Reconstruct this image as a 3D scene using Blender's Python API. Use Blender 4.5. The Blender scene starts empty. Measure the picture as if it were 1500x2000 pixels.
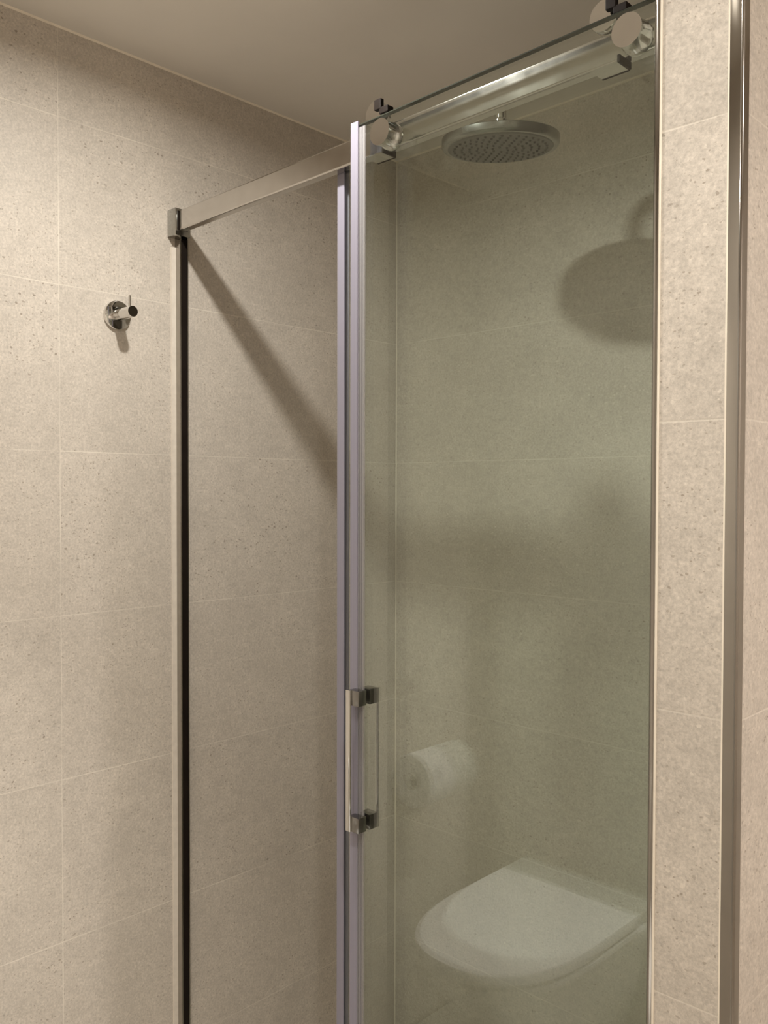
import bpy, bmesh, math, random
from mathutils import Vector, Matrix
from math import radians as R, sin, cos, pi
random.seed(7)
S = bpy.context.scene
C = S.collection
Z0 = 1.41            # eye height above the floor; heights below are measured from the floor

# ------------------------------------------------------------------ camera
cam_d = bpy.data.cameras.new('camera'); cam = bpy.data.objects.new('camera', cam_d); C.objects.link(cam)
F_PX, PITCH, ROLL, YAW = 1718.2, R(1.3014), R(0.1254), R(43.781)
fw0 = Vector((-sin(YAW), cos(YAW), 0)); rt = Vector((cos(YAW), sin(YAW), 0)); up = Vector((0, 0, 1))
fw = fw0*cos(PITCH) - up*sin(PITCH); u_ = up*cos(PITCH) + fw0*sin(PITCH)
r2 = rt*cos(ROLL) + u_*sin(ROLL); u2 = u_*cos(ROLL) - rt*sin(ROLL)
cam.matrix_world = Matrix(((r2.x, u2.x, -fw.x, 1.5276), (r2.y, u2.y, -fw.y, -1.638), (r2.z, u2.z, -fw.z, Z0), (0, 0, 0, 1)))
cam_d.sensor_fit = 'VERTICAL'; cam_d.sensor_height = 36; cam_d.lens = 36*F_PX/2000
cam_d.clip_start = .02
S.camera = cam

# ------------------------------------------------------------------ world, lamps, exposure
w = bpy.data.worlds.new('world'); S.world = w; w.use_nodes = True
w.node_tree.nodes['Background'].inputs[0].default_value = (1, .9, .78, 1)
w.node_tree.nodes['Background'].inputs[1].default_value = .02
S.view_settings.view_transform = 'Standard'; S.view_settings.look = 'None'
S.view_settings.gamma = 1; S.view_settings.use_curve_mapping = False
S.view_settings.exposure = -0.17
S.cycles.use_denoising = True
S.cycles.denoising_input_passes = 'RGB_ALBEDO_NORMAL'
S.cycles.max_bounces = 12; S.cycles.transparent_max_bounces = 24
S.cycles.diffuse_bounces = 6; S.cycles.glossy_bounces = 6
S.cycles.caustics_reflective = True; S.cycles.sample_clamp_indirect = 3.0

CEIL = Z0 + .834
LAMPS = [((.565, -.910, CEIL - .012), 10.0, (1, .965, .90), 171),      # (place, watts, colour, beam)
         ((1.32, -1.33, CEIL - .012), 7.5, (1, .965, .90), 158),
         ((2.25, -.75, CEIL - .012), 18.0, (1, .93, .885), 166),
         ((1.50, -2.35, CEIL - .012), 9.0, (1, .965, .91), 166),  # unseen hall lamp, added as soft fill through the doorway
         ((.95, -1.42, CEIL - .014), 3.0, (1, .965, .90), 58)]  # added lamp to brighten the mirrored toilet, placed so its own reflection stays hidden
for i, (loc, pw, col, beam) in enumerate(LAMPS):
    ld = bpy.data.lights.new('downlight_lamp', 'AREA'); lo = bpy.data.objects.new('downlight_lamp', ld); C.objects.link(lo)
    lo.location = loc; ld.energy = pw; ld.color = col; ld.shape = 'DISK'; ld.size = .05; ld.spread = R(beam)
    if i == 4: lo.rotation_euler = (Vector((.37, -1.36, .43)) - Vector(loc)).to_track_quat('-Z', 'Y').to_euler()   # tilted to the toilet

# ------------------------------------------------------------------ material helpers
def mat(name):
    m = bpy.data.materials.new(name); m.use_nodes = True
    nt = m.node_tree; nt.nodes.clear()
    out = nt.nodes.new('ShaderNodeOutputMaterial')
    return m, nt, out
def N(nt, t, **kw):
    n = nt.nodes.new(t)
    for k, v in kw.items(): setattr(n, k, v)
    return n
def L(nt, a, b): nt.links.new(a, b)
def setin(n, i, v):
    if hasattr(v, 'default_value') or isinstance(v, bpy.types.NodeSocket): n.id_data.links.new(v, n.inputs[i])
    else: n.inputs[i].default_value = v
def math_(nt, op, a, b=None, c=None, clamp=False):
    n = N(nt, 'ShaderNodeMath', operation=op); n.use_clamp = clamp
    setin(n, 0, a)
    if b is not None: setin(n, 1, b)
    if c is not None: setin(n, 2, c)
    return n.outputs[0]
def rng(nt, v, a, b, lo=0., hi=1., smooth=False):
    n = N(nt, 'ShaderNodeMapRange'); n.clamp = True
    if smooth: n.interpolation_type = 'SMOOTHSTEP'
    setin(n, 0, v); n.inputs[1].default_value = a; n.inputs[2].default_value = b
    n.inputs[3].default_value = lo; n.inputs[4].default_value = hi
    return n.outputs[0]
def mixc(nt, f, a, b, mode='MIX'):
    n = N(nt, 'ShaderNodeMix', data_type='RGBA', blend_type=mode)
    setin(n, 0, f)
    for i, v in ((6, a), (7, b)):
        if isinstance(v, tuple): n.inputs[i].default_value = (*v, 1) if len(v) == 3 else v
        else: nt.links.new(v, n.inputs[i])
    return n.outputs[2]
def simple(name, col, rough=.5, metal=0., spec=.5, var=.05, vscale=40., bump=0.):
    m, nt, out = mat(name)
    b = N(nt, 'ShaderNodeBsdfPrincipled')
    tc = N(nt, 'ShaderNodeTexCoord'); no = N(nt, 'ShaderNodeTexNoise'); no.inputs['Scale'].default_value = vscale
    no.inputs['Detail'].default_value = 4
    L(nt, tc.outputs['Object'], no.inputs['Vector'])
    v = rng(nt, no.outputs['Fac'], .3, .7, 1-var, 1+var)
    cc = N(nt, 'ShaderNodeVectorMath', operation='SCALE'); cc.inputs[0].default_value = col; L(nt, v, cc.inputs['Scale'])
    L(nt, cc.outputs[0], b.inputs['Base Color'])
    r = rng(nt, no.outputs['Fac'], .3, .7, rough*.85, min(1, rough*1.15)); L(nt, r, b.inputs['Roughness'])
    b.inputs['Metallic'].default_value = metal; b.inputs['Specular IOR Level'].default_value = spec
    if bump:
        bp = N(nt, 'ShaderNodeBump'); bp.inputs['Strength'].default_value = bump; bp.inputs['Distance'].default_value = .002
        L(nt, no.outputs['Fac'], bp.inputs['Height']); L(nt, bp.outputs[0], b.inputs['Normal'])
    L(nt, b.outputs[0], out.inputs[0]); return m

ROW0 = (Z0 + .0732) % .3
TILE = (.585, .53, .462)
def tile_mat(name, axis, off, period=.9, base=TILE, seed=0.):
    """limestone-look porcelain, 30 x 90 cm, pale grout; axis = the wall's horizontal axis"""
    m, nt, out = mat(name)
    b = N(nt, 'ShaderNodeBsdfPrincipled')
    tc = N(nt, 'ShaderNodeTexCoord'); P = tc.outputs['Object']
    sp = N(nt, 'ShaderNodeSeparateXYZ'); L(nt, P, sp.inputs[0])
    def line(v, o, per, half):
        q = math_(nt, 'DIVIDE', math_(nt, 'SUBTRACT', v, o), per)
        f = math_(nt, 'FRACT', math_(nt, 'ADD', q, .5))
        d = math_(nt, 'MULTIPLY', math_(nt, 'ABSOLUTE', math_(nt, 'SUBTRACT', f, .5)), per)
        return rng(nt, d, half*.5, half*1.3, 1., 0., True)
    def cell(v, o, per):
        return math_(nt, 'FLOOR', math_(nt, 'DIVIDE', math_(nt, 'SUBTRACT', v, o), per))
    rows = line(sp.outputs[2], ROW0, .3, .0011)
    h = sp.outputs['XYZ'.index(axis)]
    cols = line(h, off, period, .0011)
    grout = math_(nt, 'MAXIMUM', rows, cols)
    # each tile has its own patch of stone
    cid = math_(nt, 'ADD', math_(nt, 'MULTIPLY', cell(sp.outputs[2], ROW0, .3), 3.7), math_(nt, 'MULTIPLY', cell(h, off, period), 5.3))
    wn = N(nt, 'ShaderNodeCombineXYZ'); setin(wn, 0, cid); setin(wn, 1, math_(nt, 'MULTIPLY', cid, 1.7)); wn.inputs[2].default_value = seed
    ad = N(nt, 'ShaderNodeVectorMath', operation='ADD'); L(nt, P, ad.inputs[0]); L(nt, wn.outputs[0], ad.inputs[1])
    V = ad.outputs[0]
    def noise(scale, det=4, rough=.6, stretch=None):
        n = N(nt, 'ShaderNodeTexNoise'); n.inputs['Scale'].default_value = scale; n.inputs['Detail'].default_value = det
        n.inputs['Roughness'].default_value = rough
        if stretch:
            mp = N(nt, 'ShaderNodeMapping'); mp.inputs['Scale'].default_value = stretch; L(nt, V, mp.inputs[0]); L(nt, mp.outputs[0], n.inputs['Vector'])
        else: L(nt, V, n.inputs['Vector'])
        return n.outputs['Fac']
    cloud = noise(7, 6, .65); grain = noise(230, 6, .78); fine = noise(75, 6, .75)
    streak = noise(26, 5, .7, (1, 1, 2.2))
    tone = math_(nt, 'MULTIPLY', rng(nt, cloud, .3, .7, .93, 1.07), math_(nt, 'MULTIPLY', rng(nt, grain, .3, .7, .76, 1.22), rng(nt, fine, .3, .7, .90, 1.09)))
    tone = math_(nt, 'MULTIPLY', tone, rng(nt, streak, .3, .7, .955, 1.045))
    sc = N(nt, 'ShaderNodeVectorMath', operation='SCALE'); sc.inputs[0].default_value = base; L(nt, tone, sc.inputs['Scale'])
    col = sc.outputs[0]
    def flecks(scale, rad, gate_scale, g0, g1, stretch):
        mp = N(nt, 'ShaderNodeMapping'); mp.inputs['Scale'].default_value = stretch
        wv = N(nt, 'ShaderNodeTexNoise'); wv.inputs['Scale'].default_value = 90; L(nt, V, wv.inputs['Vector'])
        wa = N(nt, 'ShaderNodeVectorMath', operation='MULTIPLY_ADD'); L(nt, wv.outputs['Color'], wa.inputs[0])
        wa.inputs[1].default_value = (.008, .008, .008); L(nt, V, wa.inputs[2])
        L(nt, wa.outputs[0], mp.inputs[0])
        v = N(nt, 'ShaderNodeTexVoronoi'); v.inputs['Scale'].default_value = scale; L(nt, mp.outputs[0], v.inputs['Vector'])
        sepc = N(nt, 'ShaderNodeSeparateColor'); L(nt, v.outputs['Color'], sepc.inputs[0])
        size = math_(nt, 'MULTIPLY', math_(nt, 'POWER', sepc.outputs[0], 3.0), rad)
        d = math_(nt, 'SUBTRACT', v.outputs['Distance'], size)
        f = rng(nt, d, -.03, .03, 1., 0., True)
        some = rng(nt, sepc.outputs[1], .55, .6)
        g = rng(nt, noise(gate_scale, 3), g0, g1)
        return math_(nt, 'MULTIPLY', math_(nt, 'MULTIPLY', f, some), g)
    dark = flecks(125, .34, 5, .36, .62, (1, 1, 1.5))
    dark2 = flecks(210, .42, 7, .35, .6, (1, 1, 1.4))
    pale = flecks(120, .42, 6, .38, .6, (1, 1, 1.7))
    col = mixc(nt, math_(nt, 'MULTIPLY', pale, .55), col, (.80, .73, .63))
    col = mixc(nt, math_(nt, 'MULTIPLY', dark2, .55), col, (.25, .20, .15))
    col = mixc(nt, math_(nt, 'MULTIPLY', dark, .62), col, (.20, .16, .12))
    gf = math_(nt, 'MULTIPLY', grout, rng(nt, noise(7, 2), .35, .65, .12, .75))
    col = mixc(nt, gf, col, (.80, .74, .64))
    L(nt, col, b.inputs['Base Color'])
    L(nt, rng(nt, grain, .3, .7, .42, .58), b.inputs['Roughness'])
    b.inputs['Specular IOR Level'].default_value = .35
    bp = N(nt, 'ShaderNodeBump'); bp.inputs['Strength'].default_value = .12; bp.inputs['Distance'].default_value = .0012
    hh = math_(nt, 'SUBTRACT', math_(nt, 'ADD', fine, math_(nt, 'MULTIPLY', grain, .6)), math_(nt, 'MULTIPLY', grout, 1.0))
    L(nt, hh, bp.inputs['Height']); L(nt, bp.outputs[0], b.inputs['Normal'])
    L(nt, b.outputs[0], out.inputs[0]); return m

def glass_mat(name, tint, extra=1.0):
    """clear pane: tinted see-through plus Fresnel mirror (Schlick), for a slab with two faces"""
    m, nt, out = mat(name)
    lw = N(nt, 'ShaderNodeLayerWeight'); lw.inputs[0].default_value = .5
    f = math_(nt, 'ADD', math_(nt, 'MULTIPLY', math_(nt, 'POWER', lw.outputs['Facing'], 5.0), .957), .043*extra)
    tr = N(nt, 'ShaderNodeBsdfTransparent'); tr.inputs[0].default_value = (*tint, 1)
    gl = N(nt, 'ShaderNodeBsdfGlossy'); gl.inputs['Roughness'].default_value = .0; gl.inputs[0].default_value = (1, 1, 1, 1)
    mx = N(nt, 'ShaderNodeMixShader'); L(nt, f, mx.inputs[0]); L(nt, tr.outputs[0], mx.inputs[1]); L(nt, gl.outputs[0], mx.inputs[2])
    L(nt, mx.outputs[0], out.inputs[0]); return m

def seal_mat(name, col, clear):
    m, nt, out = mat(name)
    b = N(nt, 'ShaderNodeBsdfPrincipled'); b.inputs['Base Color'].default_value = (*col, 1)
    b.inputs['Roughness'].default_value = .25
    tl = N(nt, 'ShaderNodeBsdfTranslucent'); tl.inputs[0].default_value = (*col, 1)
    m1 = N(nt, 'ShaderNodeMixShader'); m1.inputs[0].default_value = .35; L(nt, b.outputs[0], m1.inputs[1]); L(nt, tl.outputs[0], m1.inputs[2])
    tr = N(nt, 'ShaderNodeBsdfTransparent'); tr.inputs[0].default_value = (.9, .89, .9, 1)
    tc = N(nt, 'ShaderNodeTexCoord'); wv = N(nt, 'ShaderNodeTexWave', bands_direction='X'); wv.inputs['Scale'].default_value = 60
    wv.inputs['Distortion'].default_value = .3
    L(nt, tc.outputs['Object'], wv.inputs[0])
    f = rng(nt, wv.outputs['Fac'], 0, 1, clear*.85, min(1, clear*1.15))
    m2 = N(nt, 'ShaderNodeMixShader'); L(nt, f, m2.inputs[0]); L(nt, m1.outputs[0], m2.inputs[1]); L(nt, tr.outputs[0], m2.inputs[2])
    L(nt, m2.outputs[0], out.inputs[0]); return m

M = dict(
    tile_y=tile_mat('limestone_tile_left', 'Y', -.8925, seed=1.3),
    tile_x=tile_mat('limestone_tile_back', 'X', .0, seed=4.1),
    tile_stub=tile_mat('limestone_tile_stub', 'X', .8, seed=2.2),
    tile_side=tile_mat('limestone_tile_side', 'Y', -.35, seed=8.2),
    tile_rear=tile_mat('limestone_tile_rear', 'X', .35, seed=6.6),
    floor=tile_mat('limestone_tile_floor', 'X', .2, .6, base=(.60, .55, .48), seed=9.0),
    paint=simple('ceiling_paint', (.74, .70, .64), .55, 0, .3, .015, 14, .05),
    hallpaint=simple('hall_wall_paint', (.72, .69, .64), .7, 0, .3, .02, 10),
    darkfacing=simple('added_dark_facing', (.085, .072, .055), .5, 0, .3, .15, 18),
    grout=simple('grout_bead', (.86, .78, .66), .6, 0, .3, .04, 60),
    silicone=simple('silicone', (.68, .62, .54), .4, 0, .4, .05, 90),
    chrome=simple('polished_chrome', (.72, .71, .69), .055, 1, .5, .03, 25),
    steel=simple('polished_steel_rail', (.60, .58, .55), .15, 1, .5, .04, 30),
    darkchrome=simple('shaded_chrome', (.60, .59, .57), .16, 1, .5, .03, 30),
    post=simple('darkened_chrome_post', (.30, .295, .28), .22, 1, .5, .03, 30),  # chrome darkened in colour to stand for the dark surroundings it mirrors
    bracket=simple('bracket_steel', (.42, .42, .40), .16, 1, .5, .03, 30),
    glassedge=simple('ground_glass_edge', (.030, .032, .024), .7, 0, .05, .1, 60),
    headsteel=simple('satin_dark_steel', (.30, .30, .28), .25, 1, .5, .03, 30),
    trim=simple('steel_tile_trim', (.40, .38, .35), .12, 1, .5, .03, 30),
    rubber=simple('black_rubber', (.012, .008, .006), .6, 0, .12, .1, 30),
    plastic=simple('dark_grey_plastic', (.06, .055, .045), .4, 0, .5, .1, 60),
    nozzle=simple('nozzle_rubber', (.035, .034, .033), .6, 0, .3, .1, 200),
    spray=simple('grey_spray_face', (.135, .13, .125), .42, .2, .4, .06, 120),
    ceramic=simple('white_ceramic', (.86, .85, .82), .12, 0, .5, .01, 10),
    lid=simple('white_lid_plastic', (.89, .87, .85), .2, 0, .5, .01, 10),
    paper=simple('tissue_paper', (.86, .85, .82), .9, 0, .1, .03, 200, .1),
    card=simple('cardboard_core', (.35, .26, .18), .8, 0, .2, .08, 120),
    glass=glass_mat('shower_glass', (.925, .950, .928), 1.35),
    seal=seal_mat('milky_pvc_seal', (.42, .40, .475), .12),
    lip=seal_mat('clear_pvc_lip', (.62, .60, .60), .72),
)
def emit(name, col, st):
    m, nt, out = mat(name); e = N(nt, 'ShaderNodeEmission'); e.inputs[0].default_value = (*col, 1); e.inputs[1].default_value = st
    L(nt, e.outputs[0], out.inputs[0]); return m
M['lens'] = emit('downlight_lens', (1, .9, .76), 6)

# ------------------------------------------------------------------ mesh helpers
def obj(name, bm, m, parent=None, smooth=False, kind=None, label=None, sharp=35):
    bmesh.ops.recalc_face_normals(bm, faces=bm.faces)
    me = bpy.data.meshes.new(name); bm.to_mesh(me); bm.free()
    if smooth:
        for f in me.polygons: f.use_smooth = True
        me.set_sharp_from_angle(angle=R(sharp))
    o = bpy.data.objects.new(name, me); C.objects.link(o)
    me.materials.append(M[m] if isinstance(m, str) else m)
    if parent:
        o.parent = parent
        o.matrix_parent_inverse = Matrix.Translation(-Vector(root_loc(parent)))
    if kind: o['kind'] = kind
    if label: o['label'] = label
    return o
LOC = {}
def root_loc(o): return LOC.get(o.name, (0, 0, 0))
def thing(name, label, cat, loc, group=None):
    o = bpy.data.objects.new(name, None); C.objects.link(o); o.location = loc; o.empty_display_size = .05
    LOC[o.name] = loc
    o['label'] = label; o['category'] = cat
    if group: o['group'] = group
    return o
def box(bm, x0, x1, y0, y1, z0, z1, bev=0., seg=2):
    vs = [bm.verts.new((x, y, z)) for z in (z0, z1) for x, y in ((x0, y0), (x1, y0), (x1, y1), (x0, y1))]
    fs = [bm.faces.new([vs[i] for i in q]) for q in ((3, 2, 1, 0), (4, 5, 6, 7), (0, 1, 5, 4), (1, 2, 6, 5), (2, 3, 7, 6), (3, 0, 4, 7))]
    if bev:
        es = {e for f in fs for e in f.edges}
        bmesh.ops.bevel(bm, geom=list(es), offset=bev, segments=seg, profile=.5, affect='EDGES')
    return vs
def B(*a, **k):
    bm = bmesh.new(); box(bm, *a, **k); return bm
def lathe(bm, prof, axis='Z', seg=48, c=(0, 0, 0), tilt=None):
    """prof: [(radius, along)] closed at both ends by caps; axis Z, X or Y"""
    rings = []
    for r, a in prof:
        ring = []
        for i in range(seg):
            t = 2*pi*i/seg
            p = Vector((r*cos(t), r*sin(t), a))
            if axis == 'X': p = Vector((p.z, p.x, p.y))
            if axis == 'Y': p = Vector((p.y, p.z, p.x))
            if tilt: p = tilt @ p
            ring.append(bm.verts.new(p + Vector(c)))
        rings.append(ring)
    for a, b in zip(rings, rings[1:]):
        for i in range(seg): bm.faces.new((a[i], a[(i+1) % seg], b[(i+1) % seg], b[i]))
    bm.faces.new(rings[0]); bm.faces.new(rings[-1])
    return bm
def LT(*a, **k): return lathe(bmesh.new(), *a, **k)
def prism(bm, poly, z0, z1):
    lo = [bm.verts.new((x, y, z0)) for x, y in poly]; hi = [bm.verts.new((x, y, z1)) for x, y in poly]
    n = len(poly); bm.faces.new(lo[::-1]); bm.faces.new(hi)
    for i in range(n): bm.faces.new((lo[i], lo[(i+1) % n], hi[(i+1) % n], hi[i]))
    return bm
def struct(name, bm, m, **k): return obj(name, bm, m, kind='structure', **k)

# ------------------------------------------------------------------ the room shell
RX, RY = 2.75, -1.66           # right wall, rear wall
HY = -2.9                      # far wall of the hall behind the camera
DX0, DX1, DZ = 1.08, 1.98, 2.06  # doorway the camera stands in
struct('floor', B(-.12, RX+.12, HY-.12, .12, -.1, 0), 'floor')
struct('ceiling', B(-.12, RX+.12, HY-.12, .12, CEIL, CEIL+.1), 'paint')
struct('wall_left', B(-.12, 0, RY-.1, .12, 0, CEIL), 'tile_y')
struct('wall_back', B(0, RX, 0, .12, 0, CEIL), 'tile_x')
struct('wall_right', B(RX, RX+.12, RY-.1, .12, 0, CEIL), 'tile_side')
bm = bmesh.new()
box(bm, 0, DX0, RY-.1, RY, 0, CEIL); box(bm, DX1, RX, RY-.1, RY, 0, CEIL); box(bm, DX0, DX1, RY-.1, RY, DZ, CEIL)
struct('wall_rear', bm, 'tile_rear')
bm = bmesh.new()
box(bm, .3, .42, HY, RY-.1, 0, CEIL); box(bm, 2.5, 2.62, HY, RY-.1, 0, CEIL); box(bm, .3, 2.62, HY-.12, HY, 0, CEIL)
struct('wall_hall', bm, 'hallpaint')
# tiled stub wall between the shower and the recess beside it
SX0, SX1, SY = 1.0875, 1.1815, -.775
struct('wall_stub', prism(bmesh.new(), [(SX0+.0085, SY), (SX1-.0125, SY), (SX1-.0125, SY+.0125), (SX1, SY+.0125), (SX1, 0), (SX0, 0), (SX0, SY+.0085), (SX0+.0085, SY+.0085)], 0, CEIL), 'tile_stub')
def quarter(cx, cy, r, a0, a1, n=10):
    return [(cx, cy)] + [(cx + r*cos(R(a0+(a1-a0)*i/n)), cy + r*sin(R(a0+(a1-a0)*i/n))) for i in range(n+1)]
def lprof(x0, x1, y0, y1, r, n=6):
    return [(x0, y1), (x0, y0)] + [(x1-r+r*sin(R(90*k/n)), y0+r-r*cos(R(90*k/n))) for k in range(n+1)] + [(x1, y1)]
struct('trim_1', prism(bmesh.new(), lprof(SX1-.0125, SX1+.0012, SY-.0012, SY+.0125, .0035), 0, CEIL), 'trim', smooth=True, sharp=20, label='steel edge trim on right corner of tiled stub wall')
struct('trim_2', prism(bmesh.new(), quarter(SX0+.0082, SY+.0085, .0095, 180, 270, 8), 0, CEIL), 'trim', smooth=True, label='steel edge trim on left corner of tiled stub wall')
struct('trim_3', B(SX0+.0082, SX0+.0108, SY-.0008, SY+.004, 0, CEIL), 'grout', label='pale grout joint beside the left steel trim')
struct('trim_4', B(SX1-.0145, SX1-.0125, SY-.0006, SY+.004, 0, CEIL), 'grout', label='pale grout joint beside the right steel trim')
struct('wall_shower', B(SX0-.004, SX0, -.628, 0, 0, CEIL), 'darkfacing', label='unseen dark facing added on the shower side of the stub wall')  # unseen facing, added so the chrome opposite mirrors something dark
struct('trim_5', prism(bmesh.new(), [(0, 0), (.003, 0), (0, .003)], 0, 1), 'grout', label='pale sealant line where left wall meets the ceiling')
o = bpy.data.objects['trim_5']; o.matrix_world = Matrix(((1, 0, 0, 0), (0, 0, 1, 0), (0, -1, 0, CEIL), (0, 0, 0, 1))); o.scale.z = 1
me = o.data
for v in me.vertices: v.co.z = RY if v.co.z < .5 else 0.
bm = bmesh.new(); box(bm, .003, SX0-.004, -.0035, 0, CEIL-.0035, CEIL)
struct('trim_6', bm, 'grout', label='pale sealant line where shower back wall meets the ceiling')
struct('trim_7', prism(bmesh.new(), [(0, 0), (.0020, 0), (0, -.0020)], 0, CEIL-.004), 'grout', label='pale grout line in the shower back corner')

# ------------------------------------------------------------------ chrome coat hook on the left wall
HKY, HKZ = -.779, Z0+.3335
t = thing('wall_hook', 'round chrome coat hook with upright pin on the left tiled wall', 'hook', (0, HKY, HKZ))
obj('base_plate', LT([(.0275, 0), (.0275, .0055), (.0268, .007), (.0255, .0075)], 'X', 64, (0, HKY, HKZ)), 'chrome', t, True)
obj('post', LT([(.0107, .006), (.0107, .0585), (.0100, .0600)], 'X', 48, (0, HKY, HKZ)), 'chrome', t, True)
obj('pin', LT([(.0026, .008), (.0026, .0300), (.0020, .0308)], 'Z', 20, (.0485, HKY, HKZ)), 'chrome', t, True)

# ------------------------------------------------------------------ shower door hardware
TILT = .0113                                    # the rail climbs slightly to the right
def lift(o_bm, x_ref, k):
    for v in o_bm.verts: v.co.z += (v.co.x - x_ref)*k
    return o_bm
RB, RT_ = Z0+.5140, Z0+.5530                    # rail bottom / top at x = .03
YR0, YR1 = -.660, -.642
t = thing('door_rail', 'polished steel top rail of the shower door, bracketed to left wall', 'rail', (0, -.65, RB))
bm = B(.030, SX0, YR0, YR1, RB, RT_, bev=.0030, seg=5); lift(bm, .03, TILT); obj('rail_bar', bm, 'steel', t)
obj('wall_bracket', B(0, .0285, -.667, -.632, Z0+.5045, Z0+.5575, bev=.001), 'bracket', t, True)
bm = B(.0283, .0305, -.6625, -.640, RB+.001, RT_-.001); obj('joint_gap', bm, 'rubber', t, label='dark joint between bracket and rail')

t = thing('wall_profile', 'narrow steel channel with black gasket standing on left wall under the rail', 'door frame', (0, -.64, 0))
PT = Z0+.5045
obj('channel', B(0, .0190, -.650, -.6475, 0, PT), 'trim', t)
obj('channel_lip', B(0, .0192, -.6335, -.6315, 0, PT), 'trim', t, label='thin steel rear lip')
obj('gasket', B(0, .0170, -.6475, -.6335, 0, PT-.004), 'rubber', t, label='black rubber gasket')
obj('sealant_bead', prism(bmesh.new(), [(0, -.6600), (.0022, -.6590), (.0036, -.6510), (.0036, -.650), (0, -.650)], 0, Z0+.487), 'silicone', t, label='cream sealant bead along the wall')

# fixed pane, behind the rail
FX0 = .4655
t = thing('fixed_glass_panel', 'fixed clear shower pane behind the rail, joined to the tiled stub wall', 'glass panel', (FX0, -.634, 0))
FY0, FY1 = -.639, -.631
bm = B(FX0+.006, SX0, FY0, FY1, .01, Z0+.548); lift(bm, .5, TILT); obj('pane', bm, 'glass', t)
bm = bmesh.new(); box(bm, FX0, FX0+.006, FY0-.001, FY1+.001, .01, Z0+.546, .001); box(bm, FX0, FX0+.0155, FY0-.0028, FY0-.0004, .01, Z0+.546)
box(bm, FX0, FX0+.0155, FY1+.0004, FY1+.0022, .01, Z0+.546)
obj('edge_seal', bm, 'seal', t, label='milky lilac edge seal')

# sliding door, in front of the rail
DXL = .5445
t = thing('sliding_glass_door', 'clear sliding shower door with milky left edge seal, bar handles and chrome rollers', 'shower door', (DXL, -.68, 0))
t['kind'] = 'thing'
DY0, DY1 = -.685, -.677
bm = B(DXL+.006, 1.084, DY0, DY1, .012, Z0+.5610); lift(bm, .62, .0175); obj('pane', bm, 'glass', t)
ST = Z0+.566
bm = B(DXL+.006, 1.084, DY0, DY1, Z0+.5611, Z0+.5626); lift(bm, .62, .0175); obj('pane_edge', bm, 'glassedge', t, label='dark green ground top edge of the glass')
bm = bmesh.new(); box(bm, DXL, DXL+.006, DY0-.001, DY1+.001, .012, ST, .001); box(bm, DXL, DXL+.0155, DY0-.0030, DY0-.0004, .012, ST); box(bm, DXL, DXL+.0155, DY1+.0004, DY1+.0022, .012, ST)
obj('edge_seal', bm, 'seal', t, label='milky lilac edge seal')
obj('seal_lip', B(DXL+.0157, DXL+.030, DY0-.0016, DY0-.0004, .012, Z0+.556), 'lip', t, label='clear lip of the edge seal')
# handles: one bar on each side of the pane
HT, HB, HH = Z0-.3045, Z0-.5235, .0235
HX0, HX1 = .5555, .5775
for side, (y_in, y_out) in (('front', (DY0, -.7020)), ('rear', (DY1, -.6590))):
    s = -1 if y_out < y_in else 1
    hd = obj('door_handle', B(HX0-.0035 if s < 0 else HX1-.004, HX0+.0065 if s < 0 else HX1+.0005, min(y_out, y_out+s*.0028), max(y_out, y_out+s*.0028), HB, HT, bev=.0006), 'chrome', t, True,
             label='slim chrome pull bar outside the glass' if s < 0 else 'slim chrome pull bar inside the glass')
    LOC[hd.name] = root_loc(t)
    for z0 in (HT-HH, HB):
        h2 = obj('handle_post', B(HX0, HX1, min(y_in, y_out), max(y_in, y_out), z0, z0+HH, bev=.0005), 'post', None, True)
        h2.parent = hd
# rollers
for xr, zr in ((.633, Z0+.5213), (1.0245, Z0+.5270)):
    cap = obj('roller_cap', LT([(.0180, 0), (.0192, -.0012), (.0192, -.010), (.0178, -.012), (.0178, -.028), (.0190, -.0295), (.0190, -.0310)][::-1], 'Y', 64, (xr, -.685, zr)), 'chrome', t, True, label='round chrome roller cap')
    zt = RT_ + (xr-.03)*TILT
    obj('roller_wheel', LT([(.0188, -.0085), (.0195, -.0075), (.0195, .0075), (.0188, .0085)], 'Y', 64, (xr-.058, -.6585, RT_ + (xr-.058-.03)*TILT + .0197)), 'chrome', t, True, label='chrome wheel riding on top of the rail')
    bm = bmesh.new(); box(bm, xr-.050, xr-.036, -.6765, -.669, zt+.018, zt+.034, .001); box(bm, xr-.040, xr-.022, -.676, -.6625, zt+.010, zt+.020, .001)
    obj('roller_axle', bm, 'rubber', t, label='black roller axle block')
    zb = RB + (xr-.03)*TILT
    gc = obj('guide_clip', B(xr-.070, xr-.0335, -.6765, -.648, zb-.0095, zb-.0083), 'steel', t, label='steel guide clip under the rail')
    bm = bmesh.new(); box(bm, xr-.0333, xr-.030, -.6765, -.648, zb-.0100, zb-.0012); box(bm, xr-.070, xr-.0333, -.6478, -.6455, zb-.0100, zb-.0078)
    obj('clip_pad', bm, 'rubber', None, label='black rubber pad').parent = gc

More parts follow.
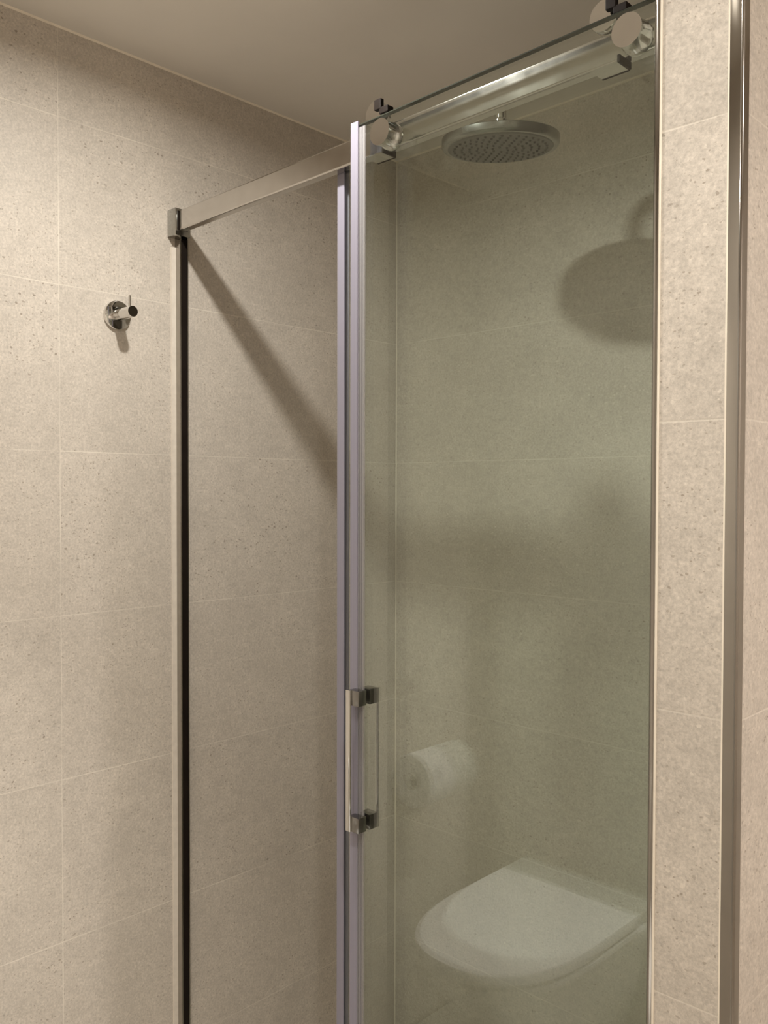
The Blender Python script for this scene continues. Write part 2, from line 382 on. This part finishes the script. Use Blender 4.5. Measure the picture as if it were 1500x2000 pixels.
# ------------------------------------------------------------------ rain shower head
HX, HY_, HZ = .616, -.400, Z0+.5900
t = thing('rain_shower_head', 'round chrome rain shower head on a bent arm behind the shower glass', 'shower head', (SX0, HY_, HZ+.094))
d = Vector((1.5276-HX, -1.638-HY_, 0)).normalized(); axis = Vector((0, 0, 1)).cross(d)
T = Matrix.Rotation(R(6.0), 3, axis)
cc = (HX, HY_, HZ)
obj('head', LT([(.0905, .0005), (.0975, .0008), (.1000, .0035), (.1005, .0060), (.1005, .0160), (.099, .0175), (.020, .0215), (.016, .0300)], 'Z', 96, cc, T), 'headsteel', t, True)
obj('spray_face', LT([(.0895, -.0006), (.0905, .0006)], 'Z', 96, cc, T), 'spray', t, True, label='grey spray face')
bm = bmesh.new()
for k, rr in enumerate((.014, .027, .040, .053, .066, .079)):
    n = 6 + 6*k
    for i in range(n):
        a = 2*pi*(i + .37*k)/n
        lathe(bm, [(.0011, -.0034), (.0019, -.0026), (.0024, -.0002)], 'Z', 8, Vector(cc) + T @ Vector((rr*cos(a), rr*sin(a), 0)), T)
obj('nozzles', bm, 'nozzle', t, True, kind='stuff', label='dark rubber spray nozzles')
obj('ball_joint', LT([(.010, HZ+.026), (.0145, HZ+.030), (.0145, HZ+.046), (.0105, HZ+.050)], 'Z', 40, (HX, HY_, 0)), 'chrome', t, True)
def tube(path, r, seg=24):
    bm = bmesh.new(); rings = []
    for i, p in enumerate(path):
        a = path[max(0, i-1)]; b = path[min(len(path)-1, i+1)]
        d = (Vector(b)-Vector(a)).normalized(); s_ = d.cross(Vector((0, 1, 0))).normalized(); u = s_.cross(d)
        rings.append([bm.verts.new(Vector(p) + s_*r*cos(2*pi*k/seg) + u*r*sin(2*pi*k/seg)) for k in range(seg)])
    for a, b in zip(rings, rings[1:]):
        for k in range(seg): bm.faces.new((a[k], a[(k+1) % seg], b[(k+1) % seg], b[k]))
    bm.faces.new(rings[0]); bm.faces.new(rings[-1]); return bm
AZ, AR = HZ+.094, .024
path = [(HX, HY_, HZ+.048), (HX, HY_, AZ-AR)] + [(HX+AR-AR*cos(R(a)), HY_, AZ-AR+AR*sin(R(a))) for a in range(10, 91, 10)] + [(SX0-.008, HY_, AZ)]
obj('arm', tube(path, .0102), 'chrome', t, True)
obj('wall_rose', LT([(.029, SX0-.009), (.030, SX0-.007), (.030, SX0)], 'X', 48, (-.004, HY_, AZ)), 'chrome', t, True)

# ------------------------------------------------------------------ toilet and paper roll: seen mirrored in the glass
MIR = -.685
TX, TYB, TZ = .3675, 2*MIR-.225, Z0-.980
def dshape(w, l, yb, n=28, sq=.36):
    pts = [(TX-w/2, yb), ]
    straight = l*sq
    out = [(TX-w/2, yb), (TX-w/2, yb+straight)]
    for i in range(1, n):
        a = pi - pi*i/n
        ex = 2.45
        ca, sa = cos(a), sin(a)
        out.append((TX + w/2*math.copysign(abs(ca)**(2/ex), ca), yb+straight+(l-straight)*abs(sa)**(2/ex)))
    out += [(TX+w/2, yb+straight), (TX+w/2, yb)]
    return out
t = thing('toilet', 'white wall-hung toilet with closed D-shaped lid, mirrored low in the glass', 'toilet', (TX, TYB, 0))
def dslab(levels):
    bm = bmesh.new(); rings = []
    for (wd, ln, yo, z) in levels:
        rings.append([bm.verts.new((x, y, z)) for x, y in dshape(wd, ln, TYB+yo)])
    n = len(rings[0])
    for a, b in zip(rings, rings[1:]):
        for i in range(n): bm.faces.new((a[i], a[(i+1) % n], b[(i+1) % n], b[i]))
    bm.faces.new(rings[0]); bm.faces.new(rings[-1]); return bm
obj('lid', dslab([(.376, .464, 0, TZ-.028), (.382, .468, 0, TZ-.026), (.384, .470, 0, TZ-.005), (.380, .467, .001, TZ-.001), (.368, .459, .003, TZ)]), 'lid', t, True)
obj('seat', dslab([(.372, .452, 0, TZ-.050), (.380, .458, 0, TZ-.048), (.380, .458, 0, TZ-.036), (.374, .453, 0, TZ-.0335)]), 'lid', t, True)
obj('bowl', dslab([(.20, .27, -.062, TZ-.335), (.25, .33, -.062, TZ-.31), (.33, .44, -.062, TZ-.17), (.362, .500, -.062, TZ-.085), (.372, .512, -.062, TZ-.056), (.368, .508, -.062, TZ-.0505)]), 'ceramic', t, True)
for dx in (-.085, .085):
    obj('hinge', LT([(.011, -.018), (.011, .018)], 'X', 20, (TX+dx, TYB-.016, TZ-.030)), 'chrome', t, True, label='small chrome hinge')

PX, PY0, PY1, PZ = .074, 2*MIR+.024, 2*MIR-.066, Z0-.720
t = thing('toilet_paper_roll', 'white toilet paper roll on left wall, mirrored in the glass above the toilet', 'toilet paper', (PX, (PY0+PY1)/2, PZ))
bm = bmesh.new(); lathe(bm, [(.021, PY1), (.0645, PY1), (.066, PY1+.002), (.066, PY0-.002), (.0645, PY0), (.021, PY0)], 'Y', 56, (PX, 0, PZ))
for f in [f for f in bm.faces if len(f.verts) > 4]: bm.faces.remove(f)
a = [v for v in bm.verts if abs((Vector((v.co.x-PX, 0, v.co.z-PZ))).length-.021) < 1e-4]
lo = sorted([v for v in a if v.co.y < (PY0+PY1)/2], key=lambda v: math.atan2(v.co.z-PZ, v.co.x-PX)); hi = sorted([v for v in a if v.co.y > (PY0+PY1)/2], key=lambda v: math.atan2(v.co.z-PZ, v.co.x-PX))
for i in range(len(lo)): bm.faces.new((lo[i], lo[(i+1) % len(lo)], hi[(i+1) % len(hi)], hi[i]))
obj('roll', bm, 'paper', t, True)
bm = bmesh.new()
for r0 in (.0205,):
    lathe(bm, [(.0207, PY1+.001), (.0207, PY0-.001)], 'Y', 40, (PX, 0, PZ))
for f in [f for f in bm.faces if len(f.verts) > 4]: bm.faces.remove(f)
obj('core', bm, 'card', t, True, label='brown cardboard core')
t = thing('paper_holder', 'chrome paper roll holder on left wall carrying the toilet paper', 'paper holder', (0, PY1, PZ))
obj('wall_rose', LT([(.022, 0), (.022, .006), (.020, .008)], 'X', 40, (0, PY1-.016, PZ)), 'chrome', t, True)
bm = LT([(.006, .006), (.006, PX+.006)], 'X', 24, (0, PY1-.016, PZ)); obj('arm', bm, 'chrome', t, True)
obj('spindle', LT([(.006, PY1-.018), (.006, PY0+.012), (.009, PY0+.012), (.009, PY0+.018)], 'Y', 24, (PX, 0, PZ+.0140)), 'chrome', t, True)

# ------------------------------------------------------------------ ceiling downlights
names = ['recessed ceiling downlight over the floor in front of the shower door', 'recessed ceiling downlight nearest the doorway', 'recessed ceiling downlight in the recess right of the stub wall', 'added unseen fill downlight in the hall behind the doorway', 'added unseen narrow beam downlight turned to the toilet']
for (loc, *_), lb in zip(LAMPS, names):
    t = thing('ceiling_downlight', lb, 'ceiling light', (loc[0], loc[1], CEIL), 'recessed ceiling downlights')
    bm = bmesh.new(); lathe(bm, [(.030, -.001), (.044, -.002), (.046, 0), ], 'Z', 40, (loc[0], loc[1], CEIL)); obj('ring', bm, 'ceramic', t, True)
    obj('lens', LT([(.028, -.0035), (.0285, -.001)], 'Z', 40, (loc[0], loc[1], CEIL)), 'lens', t, True)
